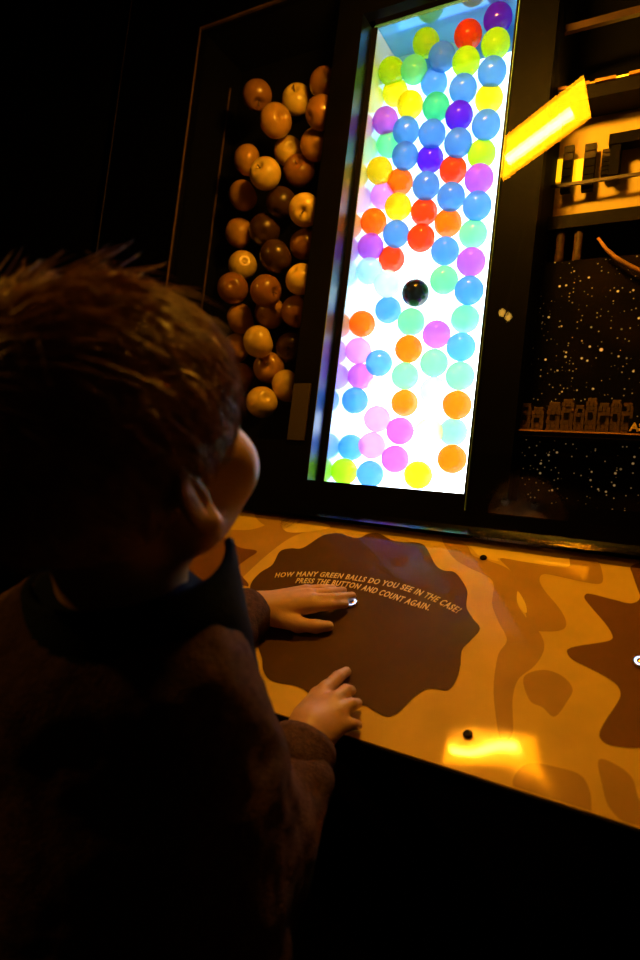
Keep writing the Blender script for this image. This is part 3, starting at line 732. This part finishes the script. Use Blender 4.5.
# ------------------------------------------------------------------ the child
def V(*a): return np.array(a, float)
class SDF:
    """smooth union of tapered limbs and ellipsoids on a grid, meshed with surface nets"""
    def __init__(s, lo, hi, h):
        s.lo = np.array(lo, float); s.h = h
        s.n = np.ceil((np.array(hi)-s.lo)/h).astype(int)+1
        s.d = np.full(s.n, .06, np.float32)
    def _box(s, lo, hi):
        a = np.maximum(np.floor((lo-s.lo)/s.h).astype(int), 0); b = np.minimum(np.ceil((hi-s.lo)/s.h).astype(int)+1, s.n)
        if (b <= a).any(): return None
        sl = tuple(slice(i, j) for i, j in zip(a, b))
        g = [(s.lo[k]+s.h*np.arange(a[k], b[k])).astype(np.float32) for k in range(3)]
        return sl, g[0][:, None, None], g[1][None, :, None], g[2][None, None, :]
    def _mix(s, sl, p, op, k):
        d = s.d[sl]
        if op == 'add':
            hh = np.maximum(k-np.abs(d-p), 0)/k; s.d[sl] = np.minimum(d, p)-hh*hh*k*.25
        else:
            hh = np.maximum(k-np.abs(d+p), 0)/k; s.d[sl] = np.maximum(d, -p)+hh*hh*k*.25
    def limb(s, a, b, ra, rb, k=.01, op='add'):
        a, b = np.array(a, float), np.array(b, float); m = max(ra, rb)+k+.012
        r = s._box(np.minimum(a, b)-m, np.maximum(a, b)+m)
        if r is None: return
        sl, x, y, z = r; ab = b-a; L = max(ab@ab, 1e-9)
        t = np.clip(((x-a[0])*ab[0]+(y-a[1])*ab[1]+(z-a[2])*ab[2])/L, 0, 1)
        p = np.sqrt((x-a[0]-t*ab[0])**2+(y-a[1]-t*ab[1])**2+(z-a[2]-t*ab[2])**2)-(ra+(rb-ra)*t)
        s._mix(sl, p, op, k)
    def chain(s, pts, rad, k=.01):
        for i in range(len(pts)-1): s.limb(pts[i], pts[i+1], rad[i], rad[i+1], k)
    def ell(s, c, r, Rm=None, k=.01, op='add'):
        c = np.array(c, float); r = np.array(r, float); Rm = np.eye(3) if Rm is None else Rm   # columns = axes
        m = r.max()+k+.012; q = s._box(c-m, c+m)
        if q is None: return
        sl, x, y, z = q; x, y, z = x-c[0], y-c[1], z-c[2]
        u = [(x*Rm[0, i]+y*Rm[1, i]+z*Rm[2, i]) for i in range(3)]
        k0 = np.sqrt(sum((u[i]/r[i])**2 for i in range(3))); k1 = np.sqrt(sum((u[i]/r[i]**2)**2 for i in range(3)))+1e-9
        s._mix(sl, k0*(k0-1)/k1, op, k)
    def nets(s):
        d, n = s.d, s.n; neg = d < 0
        cs = np.zeros(tuple(n-1), np.int8)
        for i in (0, 1):
            for j in (0, 1):
                for k in (0, 1): cs += neg[i:n[0]-1+i, j:n[1]-1+j, k:n[2]-1+k]
        idx = np.argwhere((cs > 0) & (cs < 8)); Mn = len(idx)
        ids = np.full(tuple(n-1), -1, np.int32); ids[tuple(idx.T)] = np.arange(Mn)
        acc = np.zeros((Mn, 3)); cnt = np.zeros(Mn)
        C8 = [(i, j, k) for i in (0, 1) for j in (0, 1) for k in (0, 1)]
        for a in C8:
            for ax in range(3):
                if a[ax]: continue
                b = list(a); b[ax] = 1
                da = d[tuple((idx+a).T)].astype(float); db = d[tuple((idx+b).T)].astype(float)
                cr_ = (da < 0) != (db < 0); t = np.where(cr_, da/(da-db+1e-12), 0)
                p = np.array(a, float)[None]+t[:, None]*(np.array(b)-np.array(a))
                acc[cr_] += p[cr_]; cnt[cr_] += 1
        v = s.lo+s.h*(idx+acc/cnt[:, None]); faces = []
        for ax in range(3):
            o1, o2 = (ax+1) % 3, (ax+2) % 3
            sl0 = [slice(None)]*3; sl1 = [slice(None)]*3; sl0[ax] = slice(0, -1); sl1[ax] = slice(1, None)
            A, B = neg[tuple(sl0)], neg[tuple(sl1)]; e = np.argwhere(A != B)
            e = e[(e[:, o1] > 0) & (e[:, o2] > 0) & (e[:, o1] < n[o1]-1) & (e[:, o2] < n[o2]-1)]
            f = A[tuple(e.T)]
            def cell(d1, d2):
                q = e.copy(); q[:, o1] -= d1; q[:, o2] -= d2; return ids[tuple(q.T)]
            q = np.stack([cell(0, 0), cell(1, 0), cell(1, 1), cell(0, 1)], 1)
            q[~f] = q[~f][:, ::-1]; faces.append(q)
        return v, np.concatenate(faces)
def np_mesh(name, v, f, mats, parent=None, mi=None):
    me = bpy.data.meshes.new(name)
    me.vertices.add(len(v)); me.vertices.foreach_set('co', np.asarray(v, np.float32).ravel())
    me.loops.add(f.size); me.loops.foreach_set('vertex_index', f.astype(np.int32).ravel())
    me.polygons.add(len(f)); me.polygons.foreach_set('loop_start', np.arange(0, f.size, f.shape[1], dtype=np.int32))
    if mi is not None: me.polygons.foreach_set('material_index', mi.astype(np.int32))
    for m in mats: me.materials.append(m)
    me.update(calc_edges=True); me.validate(); me.polygons.foreach_set('use_smooth', [True]*len(me.polygons))
    o = bpy.data.objects.new(name, me); COL.objects.link(o)
    if parent: o.parent = parent
    return o

# --- skeleton in world metres
HC = np.array(Wd(*HEAD_PX))                                   # centre of the skull
hy, hp, hr = HEAD_ROT                                          # heading right of +y, pitch down, roll
Fv = V(math.sin(hy)*math.cos(hp), math.cos(hy)*math.cos(hp), -math.sin(hp))
Rv = V(math.cos(hy), -math.sin(hy), 0); Uv = np.cross(Rv, Fv)
Rv, Uv = Rv*math.cos(hr)+Uv*math.sin(hr), Uv*math.cos(hr)-Rv*math.sin(hr)
HR = np.stack([Rv, Fv, Uv], 1); HS = 1.08
def H(x, y, z): return HC + HR @ (np.array((x, y, z))*HS)
def fit2(a, b, la, lb, bend):                                  # elbow between a and b
    a, b = np.array(a), np.array(b); ab = b-a; L = np.linalg.norm(ab); d = ab/L
    L_ = min(L, (la+lb)*.995); x = (la*la-lb*lb+L_*L_)/(2*L_); h = math.sqrt(max(la*la-x*x, 1e-6))
    w = np.array(bend, float); w -= d*(w@d); w /= np.linalg.norm(w); return a+d*x*(L/L_)+w*h
SHR = np.array(Wd(174, 694, .455)); SHL = np.array(Wd(46, 652, .54))
BR = SHR-SHL; BR[2] = 0; BR /= np.linalg.norm(BR); BF = np.cross(V(0, 0, 1), BR)     # body axes: right, forward
NK = H(0, -.035, -.105)                                        # base of the neck
CH = (SHR+SHL)/2 + V(0, 0, .018)                               # between the shoulders
HIP = CH + V(0, 0, -.36) - BF*.03
def hdn(x, y, h): return np.array(hd(x, y, h))
# right hand
RW = hdn(310, 731, .030); RM = {'i': hdn(325.5, 690, .030), 'm': hdn(335, 700, .034), 'r': hdn(339.5, 712, .032), 'p': hdn(342, 726, .026)}
RP = {'i': hdn(338, 677, .024), 'm': hdn(346, 691, .030), 'r': hdn(351.5, 704.5, .029), 'p': hdn(352, 724, .023)}
RT = {'i': hdn(346.5, 671.5, .008), 'm': hdn(351, 690.5, .010), 'r': hdn(357.5, 703.5, .010), 'p': hdn(358, 725, .008)}
# left hand
LW_ = hdn(256, 609, .024); LM_ = {'i': hdn(312, 606.5, .022), 'm': hdn(312, 600, .026), 'r': hdn(310, 594.5, .024), 'p': hdn(306, 590, .020)}
LP = {'i': hdn(331, 605, .022), 'm': hdn(333, 598.5, .024), 'r': hdn(328, 592.5, .022), 'p': hdn(321, 588.5, .018)}
LT = {'i': hdn(345, 604, .0120), 'm': hdn(352, 596, .010), 'r': hdn(343, 590.5, .009), 'p': hdn(333, 588, .008)}
ELR = np.array(Wd(*ELBOW_R))
ELL = fit2(SHL, LW_, .205, .19, V(-.5, .1, -.8))

S = SDF((HC[0]-.30, .02, 0.0), (HC[0]+.20, .74, HC[2]+.15), .0026)
# torso core, neck, legs
S.limb(CH+V(0, 0, -.03), HIP, .085, .082, .03)
S.limb(SHR, SHL, .042, .042, .03)
for sgn in (-1, 1):
    hp_ = HIP + BR*sgn*.052; kn = hp_+BF*.03+V(0, 0, -.23); an = V(kn[0]-BF[0]*.02, kn[1]-.03, .055)
    S.chain([hp_, kn, an], [.062, .044, .030], .02); S.limb(an+V(0, -.012, -.028), an+BF*.09+V(0, 0, -.032), .022, .018, .015)
S.chain([SHR, ELR, RW], [.040, .031, .0235], .015)
S.chain([SHL, ELL, LW_], [.040, .031, .0235], .015)
# skull, face, neck
S.limb(H(0, -.028, -.045), NK+V(0, 0, -.03), .043, .048, .02)
S.ell(H(0, -.012, .03), V(.071, .088, .076)*HS, HR, .01)
S.ell(H(0, .030, -.030), V(.058, .052, .058)*HS, HR, .03)
for sgn in (-1, 1):
    S.ell(H(sgn*.037, .052, -.034), V(.027, .026, .027)*HS, HR, .022)          # cheek
    S.ell(H(sgn*.030, .074, .018), V(.022, .014, .010)*HS, HR, .014)           # brow
    S.ell(H(sgn*.031, .094, .000), V(.016, .016, .011)*HS, HR, .012, 'sub')    # eye socket
    S.limb(H(sgn*.050, .005, -.052), H(0, .056, -.074), .015, .016, .025)      # jaw
S.ell(H(0, .064, -.071), V(.020, .019, .017)*HS, HR, .02)                      # chin
S.limb(H(0, .080, .004), H(0, .093, -.020), .0065, .0090, .012)                # nose
for sgn in (-1, 1): S.ell(H(sgn*.0085, .087, -.024), V(.0065, .0075, .006)*HS, HR, .006)
S.ell(H(0, .080, -.045), V(.021, .009, .0065)*HS, HR, .008)                    # lips
S.ell(H(0, .090, -.0455), V(.018, .006, .0010)*HS, HR, .003, 'sub')
for sgn in (-1, 1):                                                            # ears
    e = H(sgn*.0725, -.012, -.016)
    a = Rv*sgn*.93 + Fv*.30 + Uv*.05; a /= np.linalg.norm(a); bb = Uv - a*(Uv@a); bb += Fv*-.12; bb -= a*(bb@a); bb /= np.linalg.norm(bb); cc = np.cross(bb, a)
    E3 = np.stack([a, bb, cc], 1)
    S.ell(e+a*.006, V(.0058, .0230, .0145), E3, .006)
    S.ell(e+a*.0125+bb*.002, V(.006, .0160, .0090), E3, .004, 'sub')
    S.limb(e+a*.007+bb*.008-cc*.002*sgn, e+a*.007-bb*.010-cc*.003*sgn, .0028, .0028, .004)
    S.ell(e-bb*.0210+a*.006+Fv*.003, V(.0062, .0085, .0085), E3, .006)
# hands: palm slab from wrist to knuckles, then each finger
def hand(W, Mm, Pp, Tt, rad, thumb):
    for k_ in 'imrp':
        r = rad[k_]; w0 = W + (Mm[k_]-np.mean([Mm[q] for q in 'imrp'], 0))*.55
        S.limb(w0, Mm[k_], .0150, r*1.25, .010)
        S.limb(Mm[k_], Pp[k_], r*1.12, r*1.02, .003)
        S.limb(Pp[k_], Tt[k_], r*1.0, r*.82, .0015)
    S.chain(thumb[0], thumb[1], .006)
fr = {'i': .0072, 'm': .0074, 'r': .0070, 'p': .0062}
hand(RW, RM, RP, RT, fr, ([hdn(304, 716, .020), hdn(318, 696, .012), hdn(327, 688, .009), hdn(334, 682, .008)], [.013, .0095, .0082, .007]))
hand(LW_, LM_, LP, LT, fr, ([hdn(272, 616, .019), hdn(298, 624.5, .013), hdn(316, 626.5, .011), hdn(328.5, 626, .009)], [.014, .0098, .0082, .0070]))
bv, bf = S.nets(); del S
child = np_mesh('person', bv, bf, [M['skin']])
tag(child, 'child in dark fleece jacket with navy collar, pressing the lit desk button', 'person')

# eyes and mouth details on the face
for sgn in (-1, 1):
    b = MB(); c = Vector(H(sgn*.031, .079, .000)); rm = Matrix([list(r) for r in HR]).to_4x4()
    b.lathe([(0, -.0105), (.006, -.009), (.0105, 0), (.008, .007), (.0052, .0092)], 20, 0, T(c) @ rm @ Matrix.Rotation(-math.pi/2, 4, 'X'))
    eo = b.build('eye', M['eye'], child, smooth=True)
    b = MB(); b.lathe([(.0052, .0092), (.0025, .0101), (0, .0104)], 20, 0, T(c) @ rm @ Matrix.Rotation(-math.pi/2, 4, 'X')); b.build('iris', M['iris'], eo, smooth=True)

# --- hair: a close cap plus thousands of tapering locks, one mesh
ER = V(.076, .098, .079)*HS; EC = (.003, -.003, .032)
hv, hf = [], []
G = SDF(HC-.14, HC+.14, .004)
G.ell(H(*EC), ER+.002, HR, .004)
cv, cf = G.nets()
loc = ((cv-HC) @ HR)/HS                                        # head coordinates
def hairline(p):                                               # lowest z of hair at (x, y)
    y = p[..., 1]
    z = np.where(y < -.03, -.085, np.where(y < .004, -.085+(y+.03)/.034*.095, np.where(y < .030, -.010+.0*y, -.012+(y-.030)*.75)))
    return z
keep = loc[:, 2] > hairline(loc)
cf = cf[keep[cf].all(1)]
hv.append(cv); hf.append(cf); base = len(cv)
whorl = V(.10, -.62, .78); whorl /= np.linalg.norm(whorl)
def rnd_dirs(n):
    q = rng.normal(size=(n, 3)); return q/np.linalg.norm(q, axis=1)[:, None]
def strands(n, length, lift, wild, r0, zmin=None, near=None, clump=0):
    global base
    c = np.array(EC)*HS; made = 0
    while made < n:
        u = rnd_dirs(1)[0]
        if near is not None:
            u = near[0]+rng.normal(size=3)*near[1]; u /= np.linalg.norm(u)
        p = c+u*ER; pl = p/HS
        if pl[2] < hairline(pl)+.003: continue
        if zmin is not None and pl[2] < zmin: continue
        nn = u/ER; nn /= np.linalg.norm(nn)
        sw = np.cross(nn, whorl)*.35
        t = nn-whorl; t -= nn*(t@nn); t = t/(np.linalg.norm(t)+1e-6)+sw
        if nn[1] > .3: t = t+V(.15, .25, -.15)                    # fringe combed forward
        t += V(*[noise.noise(Vector(u*3.1+o)) for o in (0, 7, 13)])*.9
        t += rng.normal(size=3)*wild; t -= nn*(t@nn); t /= np.linalg.norm(t)
        L = length*rng.uniform(.6, 1.25); seg = 5; q = p+nn*.002; pts = [q]
        lf = lift*rng.uniform(.3, 1.6)
        off = .002
        for k in range(seg):
            off += lf*L/seg*(1 if k < 2 else .75)
            q = q+t*L/seg
            e = (q-c)/ER; e /= np.linalg.norm(e); n2 = e/ER; n2 /= np.linalg.norm(n2)
            q = c+e*ER+n2*off if lf < .9 else q+nn*lf*L/seg
            t = t-n2*(t@n2)+V(0, 0, -.10)+rng.normal(size=3)*wild*.35; t /= np.linalg.norm(t); pts.append(q)
        pts = np.array(pts); W_ = HC+pts @ HR.T
        a = np.cross(W_[-1]-W_[0], rng.normal(size=3)); a /= np.linalg.norm(a)+1e-9
        d_ = W_[-1]-W_[0]; d_ /= np.linalg.norm(d_)+1e-9; b_ = np.cross(d_, a)
        rr = r0*rng.uniform(.7, 1.3)*np.array([.8, 1.0, .95, .75, .5, .08])
        ring = []
        for k in range(seg+1):
            for w3 in range(3):
                an = 2.094*w3; ring.append(W_[k]+(a*math.cos(an)+b_*math.sin(an)*.6)*rr[k])
        hv.append(np.array(ring))
        fs = [(base+k*3+w3, base+k*3+(w3+1) % 3, base+(k+1)*3+(w3+1) % 3, base+(k+1)*3+w3) for k in range(seg) for w3 in range(3)]
        hf.append(np.array(fs)); base += len(ring); made += 1
strands(6500, .055, .06, .20, .0009)
strands(1800, .055, .13, .40, .0007, zmin=.01)
strands(260, .050, .35, .55, .0006, zmin=.05)
for uu, sp_, n_ in HAIR_TUFTS: strands(n_, .045, .42, .60, .0006, near=(V(*uu)/np.linalg.norm(uu), sp_))
strands(1300, .045, .12, .15, .0008, near=(V(.55, .80, .22), .24))
strands(700, .040, .22, .25, .0007, near=(V(.40, .90, .20), .2))
_dm = DESK.inverted()
ho = np_mesh('hair', np.concatenate(hv), np.concatenate(hf), [M['hair']], child)

# --- jacket: fleece body and sleeves with folds, navy yoke
J = SDF((HC[0]-.34, .0, .36), (HC[0]+.25, .72, NK[2]+.05), .004)
J.limb(CH+V(0, 0, -.02), CH+V(0, 0, -.17)-BF*.01, .088, .112, .05)
J.limb(CH+V(0, 0, -.17)-BF*.01, HIP+V(0, 0, -.03), .112, .118, .05)
for sgn in (-1, 1): J.limb(CH+BR*sgn*.05+V(0, 0, -.10), HIP+BR*sgn*.06, .088, .092, .05)
J.limb(SHR-BR*.03, SHL+BR*.03, .052, .052, .05)
J.limb(NK+V(0, 0, -.035), CH+V(0, 0, -.03), .062, .085, .04)
def sleeve(a, e, w, ra, re, rw, cut):
    w2 = e+(w-e)*cut
    J.chain([a, e, w2], [ra, re, rw], .03)
    d1 = (e-a)/np.linalg.norm(e-a); d2 = (w2-e)/np.linalg.norm(w2-e); o = -(d2-d1); o /= np.linalg.norm(o)
    side = np.cross(d1, d2); side /= np.linalg.norm(side)+1e-9
    for k in range(7):                                          # fleece folds bunched round the elbow and forearm
        t = .30+.13*k; p = a+(e-a)*t if t < 1 else e+(w2-e)*(t-1)*2.6
        r = ra+(re-ra)*min(t, 1)
        s1 = 1 if k % 2 else -1
        q1 = p+side*r*.80*s1-o*r*.35; q2 = p+o*r*.2+side*r*.55*s1+(d1 if t < 1 else d2)*.03; q3 = p-o*r*.75-side*r*.2*s1+(d1 if t < 1 else d2)*.012
        J.limb(q1, q2, .011, .008, .012); J.limb(q1, q3, .011, .009, .012)
    for k in range(3):
        c_ = e+(w2-e)*(.55+.2*k); J.limb(c_+side*rw*.55, c_-side*rw*.5-o*rw*.6, rw*.72, rw*.62, .010)
    return w2
wr = sleeve(SHR, ELR, RW, .054, .046, .034, .60)
wl_ = sleeve(SHL, ELL, LW_, .054, .046, .033, .78)
J.limb(SHR-V(0, 0, .02)+BF*.03, CH+BF*.07+V(0, 0, -.14), .018, .010, .02)
J.limb(SHR-BF*.03, SHR-BF*.05-BR*.03+V(0, 0, -.12), .020, .012, .02)
jv, jf = J.nets(); del J
disp = np.array([noise.fractal(Vector(p)*16, .8, 2.0, 3) for p in jv])*.0045
# vertex normals
fn = np.cross(jv[jf[:, 1]]-jv[jf[:, 0]], jv[jf[:, 2]]-jv[jf[:, 0]]); vn = np.zeros_like(jv)
for k in range(4): np.add.at(vn, jf[:, k], fn)
vn /= np.linalg.norm(vn, axis=1)[:, None]+1e-9
jv = jv+vn*disp[:, None]
fc = jv[jf].mean(1); dn_ = np.linalg.norm((fc-(NK+V(0, 0, -.01)))*V(1, 1, .9), axis=1)
yoke = (dn_ < .080) & (fc[:, 2] > NK[2]-.085)
jo = np_mesh('fleece_jacket', jv, jf, [M['fleece'], M['navy']], child, yoke.astype(int))
# cuffs
for (w2, e, r) in ((wr, ELR, .0335), (wl_, ELL, .032)):
    ax = Vector(w2-e).normalized(); b = MB()
    mx_ = T(Vector(w2)+ax*.006) @ ax.to_track_quat('Z', 'Y').to_matrix().to_4x4()
    b.lathe([(r*.86, .030), (r*1.02, .031), (r*1.10, .022), (r*1.04, .012), (r*1.12, .004), (r*1.05, -.010), (r*.8, -.016)], 28, 0, mx_)
    b.build('cuff', M['fleece'], child, smooth=True)
# stand-up collar: a band round the neck, open in front, its left front edge with zip teeth
b = MB(); nseg = 40; ring = []
n0 = NK+V(0, 0, -.022)
for k in range(nseg+1):
    a = math.radians(-142+284*k/nseg)                            # 0 = nape
    dirv = -BF*math.cos(a)+BR*math.sin(a)
    fr_ = abs(a)/math.radians(142)
    r1 = .072+.008*fr_**3; r2 = .072+.002*fr_**4; hgt = .056+.012*fr_**3
    lo_ = n0+dirv*(r1+.004)+V(0, 0, -.028-.016*fr_**2); hi_ = n0+dirv*r2+V(0, 0, hgt)
    ring.append([lo_+dirv*.004, hi_+dirv*.004, hi_+V(0, 0, .003), hi_-dirv*.004, lo_-dirv*.004])
vs = [p for r in ring for p in r]; fs = []
for k in range(nseg):
    for j in range(5): fs.append((k*5+j, k*5+(j+1) % 5, (k+1)*5+(j+1) % 5, (k+1)*5+j))
fs += [(4, 3, 2, 1, 0), tuple(nseg*5+j for j in range(5))]
b.add(vs, fs); clo = b.build('collar', M['navy'], child, smooth=True)
b = MB()
r = ring[0]; lo_, hi_ = (r[0]+r[4])/2, (r[1]+r[3])/2; dz = (hi_-lo_); ou = (ring[0][0]-ring[1][0]); ou /= np.linalg.norm(ou)
for k in range(15):
    p = lo_+dz*(.05+.92*k/14)+ou*.0025; b.box(p-.0013, p+.0013)
b.build('zip', M['zip'], clo)
# trousers and shoes
Q = SDF((HC[0]-.30, -.02, .03), (HC[0]+.20, .45, HIP[2]+.06), .006)
Q.limb(HIP+V(0, 0, .02), HIP+V(0, 0, -.03), .095, .095, .03)
ank = []
for sgn in (-1, 1):
    hp_ = HIP + BR*sgn*.052; kn = hp_+BF*.03+V(0, 0, -.23); an = V(kn[0]-BF[0]*.02, kn[1]-.03, .075); ank.append(an)
    Q.chain([hp_, kn, an], [.078, .060, .052], .02)
qv, qf = Q.nets(); np_mesh('trousers', qv, qf, [M['trousers']], child)
for an in ank:
    Z = SDF(an-.2, an+.2, .005)
    Z.limb(V(an[0], an[1]-.02, .030), V(*(an+BF*.115)[:2], .028), .034, .030, .02); Z.limb(V(an[0], an[1]-.01, .04), V(an[0], an[1]-.005, .085), .036, .036, .02)
    zv, zf = Z.nets(); zv[:, 2] = np.maximum(zv[:, 2], .0); np_mesh('shoe', zv, zf, [M['shoe']], child)

if DEBUG:
    for nm, vv in (('body', bv), ('jacket', jv)):
        m = np.array(_dm); q = vv @ m[:3, :3].T + m[:3, 3]; ins = (q[:, 1] > VF) & (q[:, 1] < 0) & (q[:, 2] < .0) & (q[:, 2] > -.1); print('DBG', nm, ins.sum(), q[ins][:, 2].min() if ins.any() else '')
        print('DBG front', nm, vv[vv[:, 2] < .64][:, 1].max())


# ------------------------------------------------------------------ light
wl = bpy.data.worlds.new('world'); sc.world = wl; wl.use_nodes = True
bg = wl.node_tree.nodes['Background']; bg.inputs['Color'].default_value = (1, .45, .1, 1); bg.inputs['Strength'].default_value = .004
def area(name, loc, target, size, power, colr, size_y=None):
    l = bpy.data.lights.new(name, 'AREA'); l.energy = power; l.color = colr; l.size = size
    if size_y: l.shape = 'RECTANGLE'; l.size_y = size_y
    o = bpy.data.objects.new(name, l); COL.objects.link(o); o.location = loc
    o.rotation_euler = (Vector(target)-Vector(loc)).to_track_quat('-Z', 'Y').to_euler(); return o
# small spot inside the model display, washing the yellow backboard
sp = bpy.data.lights.new('display_spot', 'POINT'); sp.energy = .15; sp.color = (1, .46, .02); sp.shadow_soft_size = .004
spo = bpy.data.objects.new('display_spot', sp); COL.objects.link(spo); spo.location = PAN @ Vector((-.16*D, D+.0985, zy1-.008))
# a distant pair of amber bulbs, mirrored as a glint in the glass sheet
M['amber_bulb'] = emit('amber_bulb', (1, .5, .06), 9)
BP_ = Vector((-.824, -.605, 2.39)); rt = empty('twin_bulb_pendant', T(BP_)); tag(rt, 'pendant of two amber bulbs, mirrored as small glint in glass right of lit case', 'pendant lamp')
for dx, dz in ((-.016, .016), (.018, -.012)):
    b = MB(); b.lathe([(0, -.016), (.011, -.011), (.015, 0), (.011, .012), (.006, .022), (0, .024)], 16, mx=T((dx, 0, dz))); b.build('bulb', M['amber_bulb'], rt, smooth=True)
b = MB(); b.tube([(0, 0, .02), (0, 0, 2.9-BP_.z)], .005, 8); b.build('hanger_rod', M['lamp_house'], rt, smooth=True)
# unseen fill spotlight, added with its housing to light the hair and back
SP = Vector((-1.5, -.1, 2.0)); ST = Vector((-.33, .4, .95))
sl = bpy.data.lights.new('fill_spot', 'SPOT'); sl.energy = 13; sl.color = (1, .40, .03); sl.shadow_soft_size = .018; sl.spot_size = math.radians(75); sl.spot_blend = .6
so_ = bpy.data.objects.new('fill_spot', sl); COL.objects.link(so_); q = (ST-SP).to_track_quat('-Z', 'Y'); so_.matrix_world = T(SP) @ q.to_matrix().to_4x4()
smx = T(SP) @ q.to_matrix().to_4x4()
rt = empty('added_spotlight', smx); tag(rt, 'added unseen spotlight on a rod left of the child, lighting hair and back', 'spotlight')
b = MB(); b.lathe([(.036, -.02), (.040, -.02), (.040, .10), (0, .11), (0, .105), (.036, .095)][:4] + [(0, .11)], 24); b.build('can', M['lamp_house'], rt, smooth=True)
b = MB(); iq = smx.inverted(); b.tube([iq @ (SP+Vector((0, 0, .08))), iq @ Vector((SP.x, SP.y, 2.9))], .006, 8); b.build('hanger_rod', M['lamp_house'], rt, smooth=True)
